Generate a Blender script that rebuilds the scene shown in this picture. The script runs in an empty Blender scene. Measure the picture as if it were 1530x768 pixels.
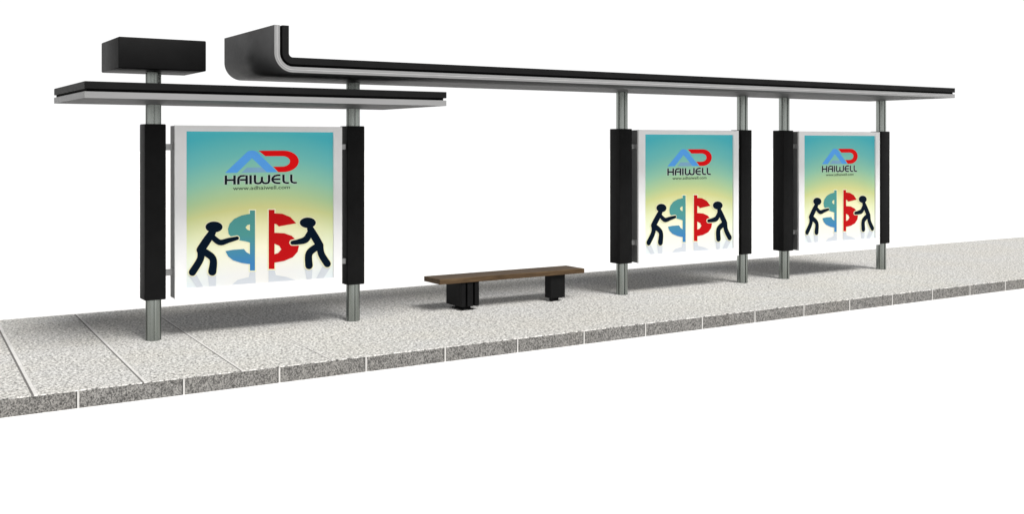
import bpy, bmesh, math, random
from mathutils import Vector
random.seed(4)
S = bpy.context.scene
COL = S.collection

# ------------------------------------------------------------------ survey
# camera constants; the same numbers turn a measured image point on a known
# vertical plane of the place into metres
F_PX, YAW, V0, EYE = 1577.35, math.radians(32.6256), 215.87, 2.2
SN, CS = math.sin(YAW), math.cos(YAW)


def on_plane(u, v, y):
    a = (u - 765) / F_PX
    x = y * (SN + CS * a) / (CS - SN * a)
    return x, EYE + (V0 - v) / F_PX * (x * SN + y * CS)


# ------------------------------------------------------------------ helpers
def link(name, bm, mats, parent=None, smooth=False):
    me = bpy.data.meshes.new(name)
    bmesh.ops.recalc_face_normals(bm, faces=bm.faces)
    bm.to_mesh(me)
    bm.free()
    for m in (mats if isinstance(mats, (list, tuple)) else [mats]):
        me.materials.append(m)
    if smooth:
        for p in me.polygons:
            p.use_smooth = True
    o = bpy.data.objects.new(name, me)
    COL.objects.link(o)
    if parent is not None:
        o.parent = parent
    return o


def box(bm, x0, x1, y0, y1, z0, z1, bev=0.0, seg=2, mi=0):
    vs = [bm.verts.new((x, y, z)) for x in (x0, x1) for y in (y0, y1) for z in (z0, z1)]
    q = [(0, 1, 3, 2), (4, 6, 7, 5), (0, 4, 5, 1), (2, 3, 7, 6), (0, 2, 6, 4), (1, 5, 7, 3)]
    fs = [bm.faces.new([vs[i] for i in f]) for f in q]
    for f in fs:
        f.material_index = mi
    if bev > 0:
        es = list({e for f in fs for e in f.edges})
        r = bmesh.ops.bevel(bm, geom=es, offset=bev, segments=seg, affect='EDGES', profile=0.5)
        for f in r['faces']:
            f.material_index = mi
    return fs


def prism_y(bm, pts, y0, y1, mi=0):
    """an outline in x,z pushed through y0..y1"""
    a = [bm.verts.new((x, y0, z)) for x, z in pts]
    b = [bm.verts.new((x, y1, z)) for x, z in pts]
    n = len(pts)
    fa = bm.faces.new(a)
    fb = bm.faces.new(b[::-1])
    side = [bm.faces.new((a[i], b[i], b[(i + 1) % n], a[(i + 1) % n])) for i in range(n)]
    for f in [fa, fb] + side:
        f.material_index = mi
    return fa, fb, side


def prism_z(bm, pts, z0, z1, mi=0):
    a = [bm.verts.new((x, y, z0)) for x, y in pts]
    b = [bm.verts.new((x, y, z1)) for x, y in pts]
    n = len(pts)
    fs = [bm.faces.new(a[::-1]), bm.faces.new(b)]
    fs += [bm.faces.new((a[i], a[(i + 1) % n], b[(i + 1) % n], b[i])) for i in range(n)]
    for f in fs:
        f.material_index = mi


def empty(name, label, cat, loc, group=None):
    o = bpy.data.objects.new(name, None)
    COL.objects.link(o)
    o.location = loc
    o.empty_display_size = 0.2
    o['label'] = label
    o['category'] = cat
    if group:
        o['group'] = group
    return o


def srgb(r, g, b):
    def f(c):
        c /= 255.0
        return c / 12.92 if c <= 0.04045 else ((c + 0.055) / 1.055) ** 2.4
    return (f(r), f(g), f(b), 1.0)


# ------------------------------------------------------------------ materials
def new_mat(name):
    m = bpy.data.materials.new(name)
    m.use_nodes = True
    nt = m.node_tree
    b = nt.nodes['Principled BSDF']
    return m, nt, b, nt.nodes, nt.links


def coord(nt, scale=(1, 1, 1), out='Object'):
    tc = nt.nodes.new('ShaderNodeTexCoord')
    mp = nt.nodes.new('ShaderNodeMapping')
    mp.inputs['Scale'].default_value = scale
    nt.links.new(tc.outputs[out], mp.inputs['Vector'])
    return mp.outputs['Vector']


def noise(nt, vec, scale, detail=3.0, rough=0.5):
    n = nt.nodes.new('ShaderNodeTexNoise')
    n.inputs['Scale'].default_value = scale
    n.inputs['Detail'].default_value = detail
    n.inputs['Roughness'].default_value = rough
    nt.links.new(vec, n.inputs['Vector'])
    return n.outputs['Fac']


def ramp(nt, fac, stops, interp='LINEAR'):
    r = nt.nodes.new('ShaderNodeValToRGB')
    r.color_ramp.interpolation = interp
    e = r.color_ramp.elements
    while len(e) < len(stops):
        e.new(0.5)
    for i, (p, c) in enumerate(stops):
        e[i].position = p
        e[i].color = c if len(c) == 4 else (*c, 1)
    nt.links.new(fac, r.inputs['Fac'])
    return r.outputs['Color']


def mix(nt, fac, a, b, mode='MIX'):
    m = nt.nodes.new('ShaderNodeMix')
    m.data_type = 'RGBA'
    m.blend_type = mode
    for s, v in ((0, fac), (6, a), (7, b)):
        if hasattr(v, 'links'):
            nt.links.new(v, m.inputs[s])
        else:
            m.inputs[s].default_value = v
    return m.outputs[2]


def granite(name, lo, mid, hi, tint, scale=55.0, bump=0.25):
    m, nt, b, N, L = new_mat(name)
    v = coord(nt)
    n1 = noise(nt, v, scale, 2.5, 0.6)
    n2 = noise(nt, v, scale * 2.3, 2.0, 0.6)
    n3 = noise(nt, v, 0.9, 3.0, 0.5)
    g1 = ramp(nt, n1, [(0.34, lo), (0.46, mid), (0.60, hi)])
    g2 = ramp(nt, n2, [(0.33, (0.42, 0.42, 0.42)), (0.47, (1, 1, 1))])
    c = mix(nt, 1.0, g1, g2, 'MULTIPLY')
    t = ramp(nt, n3, [(0.35, (1, 1, 1)), (0.65, tint)])
    c = mix(nt, 1.0, c, t, 'MULTIPLY')
    n4 = noise(nt, v, scale * 0.36, 2.0, 0.6)          # coarser clouds of dark mineral
    c = mix(nt, 1.0, c, ramp(nt, n4, [(0.30, (0.66, 0.66, 0.66)), (0.52, (1, 1, 1)), (0.7, (1.08, 1.08, 1.08))]), 'MULTIPLY')
    L.new(c, b.inputs['Base Color'])
    b.inputs['Roughness'].default_value = 0.85
    b.inputs['Specular IOR Level'].default_value = 0.15
    bp = N.new('ShaderNodeBump')
    bp.inputs['Strength'].default_value = bump
    bp.inputs['Distance'].default_value = 0.004
    L.new(n2, bp.inputs['Height'])
    L.new(bp.outputs['Normal'], b.inputs['Normal'])
    return m


def paint(name, col, rough=0.5, spec=0.3, metal=0.0, var=0.12, vscale=(3, 3, 3)):
    m, nt, b, N, L = new_mat(name)
    v = coord(nt, vscale)
    n = noise(nt, v, 2.0, 4.0, 0.55)
    lo = tuple(c * (1 - var) for c in col[:3])
    hi = tuple(min(1, c * (1 + var)) for c in col[:3])
    L.new(ramp(nt, n, [(0.3, lo), (0.7, hi)]), b.inputs['Base Color'])
    n2 = noise(nt, v, 7.0, 3.0, 0.5)
    mr = N.new('ShaderNodeMapRange')
    mr.inputs['To Min'].default_value = max(0, rough - 0.06)
    mr.inputs['To Max'].default_value = min(1, rough + 0.06)
    L.new(n2, mr.inputs['Value'])
    L.new(mr.outputs['Result'], b.inputs['Roughness'])
    b.inputs['Metallic'].default_value = metal
    b.inputs['Specular IOR Level'].default_value = spec
    return m


M_PAVE = granite('pale_granite', (0.10, 0.098, 0.095), (0.46, 0.456, 0.445), (0.76, 0.755, 0.74), (1.0, 0.985, 0.95), 37.0)
M_KERB = granite('dark_granite', (0.055, 0.054, 0.053), (0.14, 0.137, 0.133), (0.26, 0.255, 0.245), (1.0, 0.98, 0.95), 66.0)
M_MORTAR = paint('white_mortar', (0.47, 0.46, 0.445), 0.9, 0.1)
M_GAP = paint('dark_joint', (0.035, 0.034, 0.033), 0.9, 0.05)
M_GAP2 = paint('grey_joint', (0.16, 0.155, 0.15), 0.9, 0.05)
M_GROUT = paint('pale_grout', (0.60, 0.59, 0.575), 0.9, 0.1)
M_GROUND = paint('white_ground', (0.82, 0.82, 0.82), 0.95, 0.0, var=0.01)
M_BLACK = paint('black_coating', (0.0062, 0.0062, 0.0064), 0.55, 0.08, var=0.15)
M_BLACKGAP = paint('black_channel', (0.002, 0.002, 0.002), 0.8, 0.02)
M_SILVER = paint('silver_trim', (0.215, 0.215, 0.217), 0.45, 0.15, var=0.05, vscale=(0.6, 6, 6))
M_UNDER = paint('grey_soffit', (0.050, 0.050, 0.051), 0.5, 0.04, var=0.06)
M_CURL = paint('grey_end_sheet', (0.050, 0.050, 0.051), 0.5, 0.05, var=0.06)
M_BEAD = paint('bright_bead', (0.34, 0.34, 0.34), 0.4, 0.2)
M_FRAME = paint('white_frame', (0.76, 0.76, 0.765), 0.45, 0.3, var=0.015)
M_CASE = paint('grey_casing', (0.12, 0.12, 0.12), 0.45, 0.3, var=0.05)
M_STEEL = paint('brushed_steel', (0.265, 0.285, 0.268), 0.24, 0.5, metal=0.9, var=0.15, vscale=(26, 26, 0.6))
M_BRACKET = paint('bracket_steel', (0.30, 0.30, 0.30), 0.4, 0.5, metal=0.8)


def wood():
    m, nt, b, N, L = new_mat('brown_timber')
    v = coord(nt, (1.2, 22, 22))
    n = noise(nt, v, 2.2, 6.0, 0.6)
    v2 = coord(nt, (2.0, 2.0, 2.0))
    n2 = noise(nt, v2, 1.2, 3.0, 0.5)
    c = ramp(nt, n, [(0.28, (0.034, 0.020, 0.010)), (0.5, (0.085, 0.053, 0.027)), (0.72, (0.13, 0.086, 0.046))])
    c = mix(nt, 1.0, c, ramp(nt, n2, [(0.3, (0.75, 0.72, 0.68)), (0.7, (1, 1, 1))]), 'MULTIPLY')
    L.new(c, b.inputs['Base Color'])
    b.inputs['Roughness'].default_value = 0.6
    b.inputs['Specular IOR Level'].default_value = 0.15
    bp = N.new('ShaderNodeBump')
    bp.inputs['Strength'].default_value = 0.15
    bp.inputs['Distance'].default_value = 0.003
    L.new(n, bp.inputs['Height'])
    L.new(bp.outputs['Normal'], b.inputs['Normal'])
    return m


M_WOOD = wood()

# ------------------------------------------------------------------ the setting
KY, BY, KH = 10.04, 14.56, 0.163          # kerb line, back of the pavement, kerb height
XL, XR = -6.0, 34.0

bm = bmesh.new()
bmesh.ops.create_grid(bm, x_segments=1, y_segments=1, size=400)
for v in bm.verts:
    v.co.z = -KH
o = link('ground', bm, M_GROUND)
o['kind'] = 'structure'

# bedding course under the slabs: it is what shows in the joints
bm = bmesh.new()
box(bm, XL, XR, KY + 0.16, BY - 0.004, -KH - 0.05, -0.012)
o = link('pavement_bed', bm, M_GROUT)
o['kind'] = 'structure'

# pavement: paving slabs, one strip per bay, pale mortar with a dark edge in the joints
joints = [-4.18, -3.23, -2.29, -1.34, -0.39, 0.535, 1.465, 2.40, 3.318, 4.25]
widths = [0.046] * 6 + [0.052, 0.046, 0.038, 0.026]
xj = 4.25
while xj < XR - 1:
    xj += 0.936
    joints.append(xj)
    widths.append(0.004)
bm = bmesh.new()
edges = [XL] + [q for j, w in zip(joints, widths) for q in (j - w / 2, j + w / 2)] + [XR]
for i in range(0, len(edges), 2):
    box(bm, edges[i], edges[i + 1], KY, BY, -0.010, 0.0)
for j, w in zip(joints, widths):
    k = 0.40 if w > 0.01 else 0.0
    if k:
        box(bm, j - w / 2 + 0.0005, j - w / 2 + w * k, KY + 0.002, BY - 0.002, -0.010, -0.0015, mi=2)
    box(bm, j - w / 2 + w * k + 0.0005, j + w / 2 - 0.0005, KY + 0.002, BY - 0.002, -0.010, -0.0004, mi=1)
for v in bm.verts:                         # the joints run a touch askew to the kerb
    if XL < v.co.x < XR:
        v.co.x += 0.047 * (v.co.y - KY)
o = link('pavement', bm, [M_PAVE, M_GROUT, M_GAP2])
o['kind'] = 'structure'

# kerb stones with white mortar
bm = bmesh.new()
kj = [1.823 + 0.9364 * k for k in range(-8, 34)]
prev = XL
for j in kj:
    box(bm, prev, j - 0.017, KY + 0.001, KY + 0.15, -KH - 0.05, -0.011, 0.003, 1, mi=0)
    box(bm, j - 0.017, j - 0.009, KY + 0.006, KY + 0.15, -KH - 0.05, -0.0115, mi=2)
    box(bm, j - 0.009, j + 0.009, KY + 0.0025, KY + 0.15, -KH - 0.05, -0.0112, mi=1)
    prev = j + 0.009
box(bm, prev, XR, KY + 0.001, KY + 0.15, -KH - 0.05, -0.011, 0.003, 1, mi=0)
o = link('kerb', bm, [M_KERB, M_MORTAR, M_GAP])
o['kind'] = 'structure'

# ------------------------------------------------------------------ the shelter
PY, PR = 12.16, 0.085                      # line and radius of the posts
PX = [3.0008, 5.4287, 9.6971, 12.1318, 13.0778, 15.5064]
ROOF_Y0, ROOF_Y1 = 10.70, 12.40
ROOF_Z = 2.967
CAN_Z = 2.645
SIGN_Z0, SIGN_Z1 = 3.012, 3.35

shelter = empty('bus_shelter', 'long black and silver bus shelter with curled roof end and a smaller flat canopy', 'bus shelter', (0, 0, 0))


def post_outline(cx, cy, r, grooves=6, depth=0.018, wid=0.10, off=0.35):
    pts = []
    for g in range(grooves):
        a0 = off + g * 2 * math.pi / grooves
        a1 = a0 + 2 * math.pi / grooves
        pts += [(cx + (r - depth) * math.cos(a), cy + (r - depth) * math.sin(a)) for a in (a0 - wid * 0.8, a0 + wid * 0.8)]
        n = 6
        for i in range(n + 1):
            a = a0 + wid + (a1 - a0 - 2 * wid) * i / n
            pts.append((cx + r * math.cos(a), cy + r * math.sin(a)))
    return pts


SLV = dict(hw=0.1161, y0=12.089, y1=12.303, z0=0.4584, z1=2.4283)
for i, px in enumerate(PX):
    top = SIGN_Z0 - 0.003 if i == 0 else ROOF_Z + 0.02
    bm = bmesh.new()
    prism_z(bm, post_outline(px, PY, PR), 0.001, top)
    post = link('post', bm, M_STEEL, shelter)
    bm = bmesh.new()
    box(bm, px - SLV['hw'], px + SLV['hw'], SLV['y0'] - 0.025, SLV['y1'], SLV['z0'], SLV['z1'], 0.012, 3)
    link('post_sleeve', bm, M_BLACK, post, True)


# long roof: an L-section with a rounded corner, in layers
def layer(x0, xr, zt, zb, R, d1, d2, n=14):
    cx, cz = x0 + R, zb + R
    out = [(x0 + d1, zt)]
    out += [(cx + (R - d1) * math.cos(a), cz + (R - d1) * math.sin(a)) for a in [math.pi + math.pi / 2 * k / n for k in range(n + 1)]]
    out += [(xr, zb + d1), (xr, zb + d2)]
    out += [(cx + (R - d2) * math.cos(a), cz + (R - d2) * math.sin(a)) for a in [1.5 * math.pi - math.pi / 2 * k / n for k in range(n + 1)]]
    out += [(x0 + d2, zt)]
    return out


def shell(name, pts, y0, y1, parent, nout, groove=True):
    """lower shell: grey sheet below/outside, silver edge round it with a fine groove"""
    bm = bmesh.new()
    fa, fb, side = prism_y(bm, pts, y0, y1, 0)
    for f in side[:nout]:
        f.material_index = 2
        f.smooth = True
    side[nout - 1].material_index = 1
    o = link(name, bm, [M_SILVER, M_UNDER, M_CURL], parent)
    return o


X0, XE, ZT, RR = 3.882, 15.50, 3.462, 0.205
NARC = 14
pts = layer(X0, XE, ZT, ROOF_Z, RR, 0.0, 0.060)
roof = shell('curled_roof', pts, ROOF_Y0, ROOF_Y1, shelter, NARC + 2)
# bright bead along the silver edge
bm = bmesh.new()
prism_y(bm, layer(X0, XE - 0.003, ZT - 0.003, ROOF_Z, RR, 0.024, 0.032), ROOF_Y0 - 0.004, ROOF_Y0 - 0.0005, 0)
link('edge_bead', bm, M_BEAD, roof)
bm = bmesh.new()
prism_y(bm, layer(X0, XE - 0.03, ZT - 0.01, ROOF_Z, RR, 0.0605, 0.088), ROOF_Y0 + 0.02, ROOF_Y1 - 0.02, 1)
prism_y(bm, layer(X0, XE + 0.004, ZT, ROOF_Z, RR, 0.0882, 0.160), ROOF_Y0, ROOF_Y1, 0)
link('roof_covering', bm, [M_BLACK, M_BLACKGAP], roof)

# small canopy
CX0, CX1, CY0, CY1 = 1.99, 5.92, 10.65, 12.32
bm = bmesh.new()
_, _, side = prism_y(bm, [(CX0, CAN_Z), (CX1, CAN_Z), (CX1, CAN_Z + 0.062), (CX0, CAN_Z + 0.062)], CY0, CY1, 0)
side[0].material_index = 1
can = link('flat_canopy', bm, [M_SILVER, M_UNDER], shelter)
bm = bmesh.new()
box(bm, CX0 + 0.02, CX1 - 0.03, CY0 + 0.02, CY1 - 0.02, CAN_Z + 0.0625, CAN_Z + 0.088, mi=1)
box(bm, CX0, CX1 + 0.004, CY0, CY1, CAN_Z + 0.0882, CAN_Z + 0.160, 0.004, 1, mi=0)
link('canopy_covering', bm, [M_BLACK, M_BLACKGAP], can)

# black sign box on the first post
sb = bmesh.new()
box(sb, -0.467, 0.467, -0.43, 0.43, 0.0, SIGN_Z1 - SIGN_Z0, 0.012, 2)
sign = link('sign_box', sb, M_BLACK, None, True)
sign.location = (PX[0] - 0.008, 12.13, SIGN_Z0)
sign['label'] = 'blank black box sign on top of the leftmost post, above the flat canopy'
sign['category'] = 'sign'

# ------------------------------------------------------------------ poster artwork (one printed sheet, local x,z)
LW = (PX[1] - PX[0] - 2 * 0.2036)          # width of a light box
LX, LZ0, LZ1, LY0, LY1 = PX[0] + 0.2036, 0.455, 2.4155, 12.027, 12.24
PYP = LY0 + 0.012                          # plane of the printed sheet
ax0, az1 = on_plane(278.3, 196.2, PYP)
ax1, _ = on_plane(498.0, 196.2, PYP)
_, az0 = on_plane(278.3, 431.0, PYP)
PW, PH = ax1 - ax0, az1 - az0


def A(zx, zy):       # zoom of the upper half -> metres on the sheet
    x, z = on_plane(270 + zx / 6.375, 190 + zy / 6.375, PYP)
    return x - LX, z


def C(zx, zy):       # zoom of the lower half
    x, z = on_plane(270 + zx / 5.4875, 300 + zy / 5.4875, PYP)
    return x - LX, z


def poster_background():
    m, nt, b, N, L = new_mat('poster_print')
    tc = N.new('ShaderNodeTexCoord')
    sep = N.new('ShaderNodeSeparateXYZ')
    L.new(tc.outputs['Object'], sep.inputs[0])

    def math_(op, a, bb):
        n = N.new('ShaderNodeMath')
        n.operation = op
        for s, v in ((0, a), (1, bb)):
            if hasattr(v, 'links'):
                L.new(v, n.inputs[s])
            else:
                n.inputs[s].default_value = v
        return n.outputs[0]
    s = math_('DIVIDE', math_('SUBTRACT', sep.outputs['X'], ax0 - LX), PW)
    t = math_('DIVIDE', math_('SUBTRACT', az1, sep.outputs['Z']), PH)
    d = math_('SUBTRACT', s, 0.5)
    q = math_('MULTIPLY', math_('MULTIPLY', d, d), 0.28)
    tt = math_('SUBTRACT', t, q)
    k = 0.52
    def c(r, g, bl):
        v = srgb(r, g, bl)
        return tuple(x * k for x in v[:3])
    base = ramp(nt, tt, [(0.0, c(80, 182, 188)), (0.16, c(116, 194, 186)), (0.30, c(154, 207, 176)), (0.42, c(190, 213, 156)),
                         (0.50, c(218, 218, 148)), (0.62, c(240, 237, 186)), (0.76, c(251, 248, 218)), (0.85, c(243, 241, 226)), (0.93, c(236, 235, 231))])
    cool = mix(nt, 1.0, base, (0.84, 0.95, 1.04, 1), 'MULTIPLY')
    sidef = math_('MULTIPLY', math_('MULTIPLY', d, d), 3.2)
    out = mix(nt, sidef, base, cool)
    L.new(out, b.inputs['Base Color'])
    b.inputs['Roughness'].default_value = 0.5
    b.inputs['Specular IOR Level'].default_value = 0.04
    return m


def ink(name, r, g, b, k=0.52):
    c = srgb(r, g, b)
    return paint(name, tuple(x * k for x in c[:3]), 0.5, 0.03, var=0.03)


def blue_fade():
    m, nt, b, N, L = new_mat('ink_teal_to_blue')
    tc = N.new('ShaderNodeTexCoord')
    sep = N.new('ShaderNodeSeparateXYZ')
    L.new(tc.outputs['Object'], sep.inputs[0])
    mr = N.new('ShaderNodeMapRange')
    mr.inputs['From Min'].default_value = C(590, 575)[1]
    mr.inputs['From Max'].default_value = C(590, 80)[1]
    L.new(sep.outputs['Z'], mr.inputs['Value'])
    a, bb = srgb(66, 130, 184), srgb(82, 152, 148)
    L.new(ramp(nt, mr.outputs['Result'], [(0.12, tuple(x * .52 for x in a[:3])), (0.6, tuple(x * .52 for x in bb[:3]))]), b.inputs['Base Color'])
    b.inputs['Roughness'].default_value = 0.5
    b.inputs['Specular IOR Level'].default_value = 0.03
    return m


INKS = [poster_background(), ink('ink_sky_blue', 92, 165, 238), ink('ink_red', 226, 18, 22), ink('ink_black', 20, 30, 34),
        ink('ink_figure', 4, 20, 36), blue_fade(), ink('ink_dark_red', 190, 18, 22), ink('ink_reflection', 206, 211, 217, 0.52),
        ink('ink_halo', 240, 238, 200, 0.52), ink('ink_pale_grey', 198, 214, 206, 0.52), ink('ink_pale_blue', 132, 176, 205)]
(I_BG, I_BLUE, I_RED, I_BLK, I_FIG, I_TEAL, I_DRED, I_REFL, I_HALO, I_PALE, I_PBLUE) = range(11)

# the sheets are lit from behind by the tubes in the box, a little
for m_ in INKS:
    b_s = m_.node_tree.nodes['Principled BSDF']
    src = b_s.inputs['Base Color'].links[0].from_socket
    m_.node_tree.links.new(src, b_s.inputs['Emission Color'])
    b_s.inputs['Emission Strength'].default_value = 0.80

art = bmesh.new()
_lift = [0.0]


def sheet(pts, mi, y=None):
    if y is None:
        _lift[0] += 0.00022
        y = -_lift[0]
    vs = [art.verts.new((x, y, z)) for x, z in pts]
    f = art.faces.new(vs)
    f.material_index = mi
    return f


def poly(pts, mi, fn=None):
    p = [fn(*q) for q in pts] if fn else pts
    _lift[0] += 0.00022
    y = -_lift[0]
    vs = [art.verts.new((x, y, z)) for x, z in p]
    es = [art.edges.new((vs[i], vs[(i + 1) % len(vs)])) for i in range(len(vs))]
    r = bmesh.ops.triangle_fill(art, use_beauty=True, edges=es)
    for g in r['geom']:
        if isinstance(g, bmesh.types.BMFace):
            g.material_index = mi


def ellipse(cx, cy, rx, ry, n=28):
    return [(cx + rx * math.cos(2 * math.pi * k / n), cy + ry * math.sin(2 * math.pi * k / n)) for k in range(n)]


def smooth_line(pts, per=6):
    """Catmull-Rom through (x, y, w)"""
    P = [pts[0]] + list(pts) + [pts[-1]]
    out = []
    for i in range(1, len(P) - 2):
        for k in range(per):
            t = k / per
            q = []
            for d in range(3):
                a, b, c, e = P[i - 1][d], P[i][d], P[i + 1][d], P[i + 2][d]
                q.append(0.5 * (2 * b + (c - a) * t + (2 * a - 5 * b + 4 * c - e) * t * t + (3 * b - a - 3 * c + e) * t ** 3))
            out.append(q)
    out.append(list(pts[-1]))
    return out


def limb(pts, mi, fn, grow=0.0, cap=True, curve=True):
    p = smooth_line(pts) if curve else [list(q) for q in pts]
    if grow:
        p = [[x, y, w + grow] for x, y, w in p]
    L_, R_ = [], []
    for i, (x, y, w) in enumerate(p):
        x0, y0, _ = p[max(0, i - 1)]
        x1, y1, _ = p[min(len(p) - 1, i + 1)]
        l = math.hypot(x1 - x0, y1 - y0) or 1
        nx, ny = -(y1 - y0) / l, (x1 - x0) / l
        L_.append((x + nx * w, y + ny * w))
        R_.append((x - nx * w, y - ny * w))
    # ribbon as quads, plus round ends
    _lift[0] += 0.00022
    y = -_lift[0]
    lv = [art.verts.new((fn(*q)[0], y, fn(*q)[1])) for q in L_]
    rv = [art.verts.new((fn(*q)[0], y, fn(*q)[1])) for q in R_]
    for i in range(len(lv) - 1):
        f = art.faces.new((lv[i], lv[i + 1], rv[i + 1], rv[i]))
        f.material_index = mi
    if cap:
        for q in (p[0], p[-1]):
            poly(ellipse(q[0], q[1], q[2], q[2], 16), mi, fn)


# background sheet
sheet([(ax0 - LX - 0.03, az0 - 0.03), (ax1 - LX + 0.03, az0 - 0.03), (ax1 - LX + 0.03, az1 + 0.03), (ax0 - LX - 0.03, az1 + 0.03)], I_BG)

# logo: template units -> sheet
lx0, lzt = A(425, 225)
lx1, _ = A(1128, 225)
lzb = A(425, 437)[1]
lzt = A(680, 222)[1]


def LG(x, y):
    return lx0 + (x - 55) / 950 * (lx1 - lx0), lzt + (y - 47) / 413 * (lzb - lzt)


tz1, tz0 = A(430, 462)[1], A(430, 550)[1]
tx0, tx1 = A(425, 500)[0], A(1108, 500)[0]


def TX(x, y):
    return tx0 + (x - 60) / 920 * (tx1 - tx0), tz1 + (y - 490) / 157 * (tz0 - tz1)


poly([(325, 85), (345, 60), (390, 47), (435, 56), (462, 80), (725, 460), (262, 460), (330, 365), (519, 365), (393, 190), (205, 460), (55, 460)], I_BLUE, LG)
poly([(330, 366), (519, 366), (585, 459), (264, 459)], I_PBLUE, LG)
arc_o = [(800 + 205 * math.cos(a), 256 + 204 * math.sin(a)) for a in [-math.pi / 2 + math.pi * k / 20 for k in range(21)]]
arc_i = [(785 + 103 * math.cos(a), 256 + 99 * math.sin(a)) for a in [math.pi / 2 - math.pi * k / 16 for k in range(17)]]
poly([(478, 52)] + arc_o + [(735, 460), (665, 355)] + arc_i + [(565, 157)], I_RED, LG)

W = 15.5
glyphs = [
    [(70, 490), (70, 645)], [(177, 490), (177, 645)], [(70, 569), (177, 569)],
    [(225, 645), (225, 560), (232, 525), (255, 503), (290, 499), (329, 499), (329, 645)], [(245, 569), (329, 569)],
    [(379, 490), (379, 645)],
    [(434, 490), (434, 600), (442, 628), (470, 637), (498, 632), (522, 600), (525, 520)], [(525, 600), (548, 632), (575, 637), (605, 628), (616, 600), (616, 490)],
    [(762, 499), (725, 499), (690, 510), (664, 540), (658, 569), (664, 600), (690, 628), (725, 637), (762, 637)], [(662, 569), (762, 569)],
    [(803, 490), (803, 595), (812, 625), (840, 637), (875, 637)],
    [(906, 490), (906, 595), (915, 625), (943, 637), (980, 637)],
]
for g in glyphs:                                   # pale outline round the lettering
    limb([(x, y, W + 9) for x, y in g], I_PALE, TX, cap=False, curve=False)
for g in glyphs:
    limb([(x, y, W) for x, y in g], I_BLK, TX, cap=False, curve=False)

# address line under the name
cu = bpy.data.curves.new('address_line', 'FONT')
cu.body = 'www.adhaiwell.com'
cu.resolution_u = 3
to = bpy.data.objects.new('address_line', cu)
COL.objects.link(to)
bpy.context.view_layer.update()
tm = to.evaluated_get(bpy.context.evaluated_depsgraph_get()).to_mesh()
xs = [v.co.x for v in tm.vertices]
ys = [v.co.y for v in tm.vertices]
wx0, wx1 = A(500, 580)[0], A(1042, 580)[0]
wz0, wz1 = A(500, 602)[1], A(500, 566)[1]
_lift[0] += 0.0003
vmap = [art.verts.new((wx0 + (v.co.x - min(xs)) / (max(xs) - min(xs)) * (wx1 - wx0), -_lift[0],
                       wz0 + (v.co.y - min(ys)) / (max(ys) - min(ys)) * (wz1 - wz0))) for v in tm.vertices]
for p in tm.polygons:
    try:
        art.faces.new([vmap[i] for i in p.vertices]).material_index = I_BLK
    except ValueError:
        pass
bpy.data.objects.remove(to)
bpy.data.curves.remove(cu)

# printed floor reflections
for p in ([(65, 612), (128, 606), (188, 712), (140, 722)], [(222, 602), (292, 600), (290, 700), (236, 712)],
          [(570, 580), (612, 578), (616, 682), (408, 702), (470, 650), (560, 628)],
          [(722, 572), (770, 570), (782, 612), (870, 628), (945, 655), (722, 672)],
          [(1020, 552), (1082, 550), (1076, 640), (1034, 646)], [(1160, 545), (1236, 538), (1172, 636), (1108, 648)]):
    poly(p, I_REFL, C)

fig1 = [[(258, 262, 30), (215, 325, 34), (162, 405, 34)],
        [(246, 285, 22), (318, 342, 24), (395, 325, 20), (462, 308, 15)],
        [(165, 405, 32), (160, 480, 29), (95, 588, 30)],
        [(178, 412, 30), (262, 475, 29), (258, 582, 34)]]
fig2 = [[(1062, 232, 28), (1100, 300, 32), (1140, 368, 30)],
        [(1062, 256, 24), (1025, 318, 27), (965, 338, 22), (915, 345, 17)],
        [(1128, 370, 28), (1052, 432, 29), (1050, 532, 31)],
        [(1140, 372, 28), (1152, 440, 28), (1200, 518, 29)]]
h1, h2 = (272, 216, 70, 45), (1040, 181, 66, 43)


def halo(fig, h, g=8):
    for l in fig:
        limb(l, I_HALO, C, grow=g)
    poly(ellipse(h[0], h[1], h[2] + g, h[3] + g), I_HALO, C)


def halved_sign(g, ma, mb):
    blue_bar = [(568 - g, 80 - g), (610 + g, 80 - g), (610 + g, 575 + g), (568 - g, 575 + g)]
    red_bar = [(722 - g, 75 - g), (770 + g, 75 - g), (770 + g, 562 + g), (722 - g, 562 + g)]
    poly(blue_bar, ma, C)
    poly(red_bar, mb, C)


halved_sign(9, I_HALO, I_HALO)
poly([(569, 108), (500, 122), (440, 150), (402, 190), (388, 232), (394, 275), (420, 302), (480, 325), (540, 336), (569, 345), (569, 246), (548, 240), (532, 220), (548, 200), (569, 195)], I_TEAL, C)
poly([(368, 415), (430, 404), (520, 398), (540, 424), (569, 440), (569, 522), (500, 512), (430, 490), (390, 458)], I_TEAL, C)
poly([(769, 104), (835, 108), (900, 135), (948, 186), (805, 212), (790, 196), (769, 190)], I_DRED, C)
poly([(769, 264), (850, 268), (912, 290), (955, 330), (970, 375), (960, 420), (920, 465), (850, 495), (769, 510), (769, 440), (800, 430), (826, 400), (808, 370), (769, 355)], I_DRED, C)
halved_sign(0, I_TEAL, I_DRED)
halo(fig1, h1)
halo(fig2, h2)
for fig, h in ((fig1, h1), (fig2, h2)):
    for l in fig:
        limb(l, I_FIG, C)
    poly(ellipse(*h), I_FIG, C)

# ------------------------------------------------------------------ light boxes
GROUP = 'advertising light boxes clamped between the shelter posts'
LAB = ['largest advertising light box, under the flat canopy at left',
       'advertising light box under the long roof, between the bench and the farthest light box',
       'smallest and farthest advertising light box, at the right end of the long roof']
lb = empty('light_box', LAB[0], 'light box', (LX, 0, LZ0), GROUP)


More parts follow.
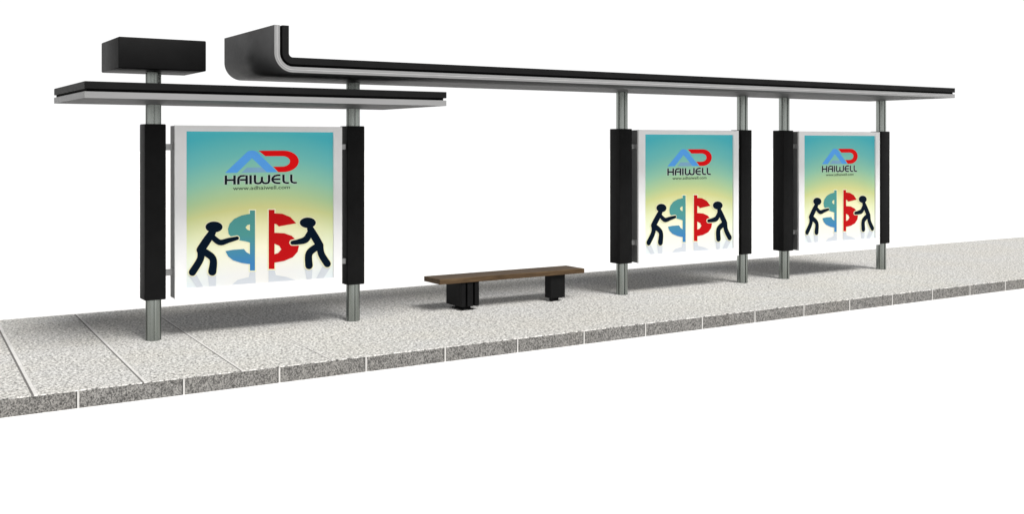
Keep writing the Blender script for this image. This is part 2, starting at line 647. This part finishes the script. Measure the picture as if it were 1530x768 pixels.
def frame_ring(bm, w, z0, z1, l, r, b, t, y0, y1):
    """one-piece front frame with an opening"""
    O = [(0, z0), (w, z0), (w, z1), (0, z1)]
    I = [(l, b), (r, b), (r, t), (l, t)]
    for y, flip in ((y0, False), (y1, True)):
        pass
    vo = [[bm.verts.new((x, y, z)) for x, z in O] for y in (y0, y1)]
    vi = [[bm.verts.new((x, y, z)) for x, z in I] for y in (y0, y1)]
    for i in range(4):
        j = (i + 1) % 4
        bm.faces.new((vo[0][i], vo[0][j], vi[0][j], vi[0][i]))
        bm.faces.new((vo[1][j], vo[1][i], vi[1][i], vi[1][j]))
        bm.faces.new((vo[0][j], vo[0][i], vo[1][i], vo[1][j]))
        bm.faces.new((vi[0][i], vi[0][j], vi[1][j], vi[1][i]))
    bmesh.ops.bevel(bm, geom=[e for e in bm.edges if abs(e.verts[0].co.y - e.verts[1].co.y) < 1e-6 and e.verts[0].co.y == y0
                              and (e.verts[0] in vo[0]) == (e.verts[1] in vo[0])],
                    offset=0.006, segments=2, affect='EDGES')


bm = bmesh.new()
# local z is measured from the base of the box
frame_ring(bm, LW, 0, LZ1 - LZ0, ax0 - LX, ax1 - LX, az0 - LZ0, az1 - LZ0, LY0, LY0 + 0.03)
link('frame', bm, M_FRAME, lb)
bm = bmesh.new()
box(bm, 0.004, LW - 0.004, LY0 + 0.031, LY1, 0.004, LZ1 - LZ0 - 0.004, 0.006, 2)
link('casing', bm, M_CASE, lb)
poster = link('poster', art, INKS, lb)
poster.location = (0, PYP + 0.012, -LZ0)
for zc in (2.17, 0.755):
    for side in (0, 1):
        bm = bmesh.new()
        g = 0.2036 - SLV['hw']
        x0, x1 = (-g, 0.0) if side == 0 else (LW, LW + g)
        z = zc - LZ0
        box(bm, x0, x1, LY0 + 0.075, LY0 + 0.115, z - 0.035, z + 0.035, 0.004, 1)
        # clamp plate that grips the casing
        xe = 0.0 if side == 0 else LW
        box(bm, xe - 0.006 if side == 0 else xe - 0.004, xe + 0.004 if side == 0 else xe + 0.006, LY0 + 0.04, LY0 + 0.15, z - 0.042, z + 0.042, 0.002, 1)
        link('bracket', bm, M_BRACKET, lb)

for k, ip in ((1, 2), (2, 4)):
    c = lb.copy()
    COL.objects.link(c)
    c.location = (PX[ip] + 0.2036, 0, LZ0)
    c['label'] = LAB[k]
    for ch in list(lb.children):
        d = ch.copy()
        COL.objects.link(d)
        d.parent = c

# ------------------------------------------------------------------ bench
BX0, BX1, BY0, BY1, BT = 6.60, 8.93, 12.045, 12.49, 0.44
bench = empty('bench', 'low backless bench with brown timber seat on two black block legs', 'bench', (7.765, 12.27, 0))


def b_(x, y):
    return x - 7.765, y - 12.27


bm = bmesh.new()
box(bm, BX0 - 7.765, BX1 - 7.765, BY0 - 12.27, BY1 - 12.27, BT - 0.066, BT, 0.006, 2)
link('seat', bm, M_WOOD, bench)
for k, (u0, u1) in enumerate(((689.5, 716), (823, 844.3))):
    yl0, yl1 = (12.07, 12.485) if k == 0 else (12.10, 12.25)
    xa, xb = on_plane(u0, 0, yl0)[0] - 7.765, on_plane(u1, 0, yl0)[0] - 7.765
    bm = bmesh.new()
    zb = 0.05
    if k == 0:      # three fins with slots between them on the front of this block
        w = xb - xa
        box(bm, xa, xb, yl0 + 0.05 - 12.27, yl1 - 12.27, zb, BT - 0.067, 0.004, 1)
        for s0, s1 in ((0.0, 0.24), (0.34, 0.66), (0.76, 1.0)):
            box(bm, xa + w * s0, xa + w * s1, yl0 - 12.27, yl0 + 0.052 - 12.27, zb + 0.001, BT - 0.068, 0.004, 1)
    else:
        box(bm, xa, xb, yl0 - 12.27, yl1 - 12.27, zb, BT - 0.067, 0.004, 1)
    leg = link('leg', bm, M_BLACK, bench)
    if k == 0:
        leg['label'] = 'black block leg with vertical slots on its front'
    bm = bmesh.new()
    cx = (xa + xb) / 2
    if k == 0:
        box(bm, cx - 0.09, cx + 0.07, -0.17, 0.15, 0.001, 0.018, 0.004, 1)
        box(bm, cx - 0.05, cx + 0.05, -0.12, 0.12, 0.0175, 0.0515)
    else:
        box(bm, xa + 0.03, xa + 0.07, -0.14, -0.09, 0.001, 0.0515)
        box(bm, xa + 0.08, xb - 0.06, -0.09, -0.05, 0.001, 0.0515)
    link('foot', bm, M_BLACK, leg)

# ------------------------------------------------------------------ camera
cd = bpy.data.cameras.new('camera')
cam = bpy.data.objects.new('camera', cd)
COL.objects.link(cam)
cam.location = (0, 0, EYE)
cam.rotation_euler = (math.radians(90), 0, -YAW)
cd.sensor_width = 36
cd.lens = F_PX / 1530 * 36
cd.shift_y = -(257.5 - V0 * 515 / 768) / 1024
cd.clip_end = 2000
S.camera = cam

# ------------------------------------------------------------------ light
w = bpy.data.worlds.new('World')
S.world = w
w.use_nodes = True
bg = w.node_tree.nodes['Background']
bg.inputs['Color'].default_value = (1, 1, 1, 1)
bg.inputs['Strength'].default_value = 1.0
# white studio surround: brightest towards the horizon, dimmer overhead
wt = w.node_tree
tc = wt.nodes.new('ShaderNodeTexCoord')
sp = wt.nodes.new('ShaderNodeSeparateXYZ')
wt.links.new(tc.outputs['Generated'], sp.inputs[0])
wt.links.new(ramp(wt, sp.outputs['Z'], [(0.0, (1.03, 1.03, 1.03)), (0.24, (1.03, 1.03, 1.03)), (0.5, (0.2, 0.2, 0.204))]), bg.inputs['Color'])
sd = bpy.data.lights.new('key_light', 'SUN')
sd.energy = 4.8
sd.angle = math.radians(26)
sd.color = (1.0, 0.985, 0.96)
so = bpy.data.objects.new('key_light', sd)
COL.objects.link(so)
el, az = math.radians(52), math.radians(4)      # from the street side, a little from the right
dirv = Vector((-math.sin(az) * math.cos(el), math.cos(az) * math.cos(el), -math.sin(el)))
so.rotation_euler = dirv.to_track_quat('-Z', 'Y').to_euler()
so.location = (8, 0, 12)

S.view_settings.view_transform = 'Standard'
S.view_settings.look = 'None'
S.view_settings.exposure = 0
S.view_settings.gamma = 1
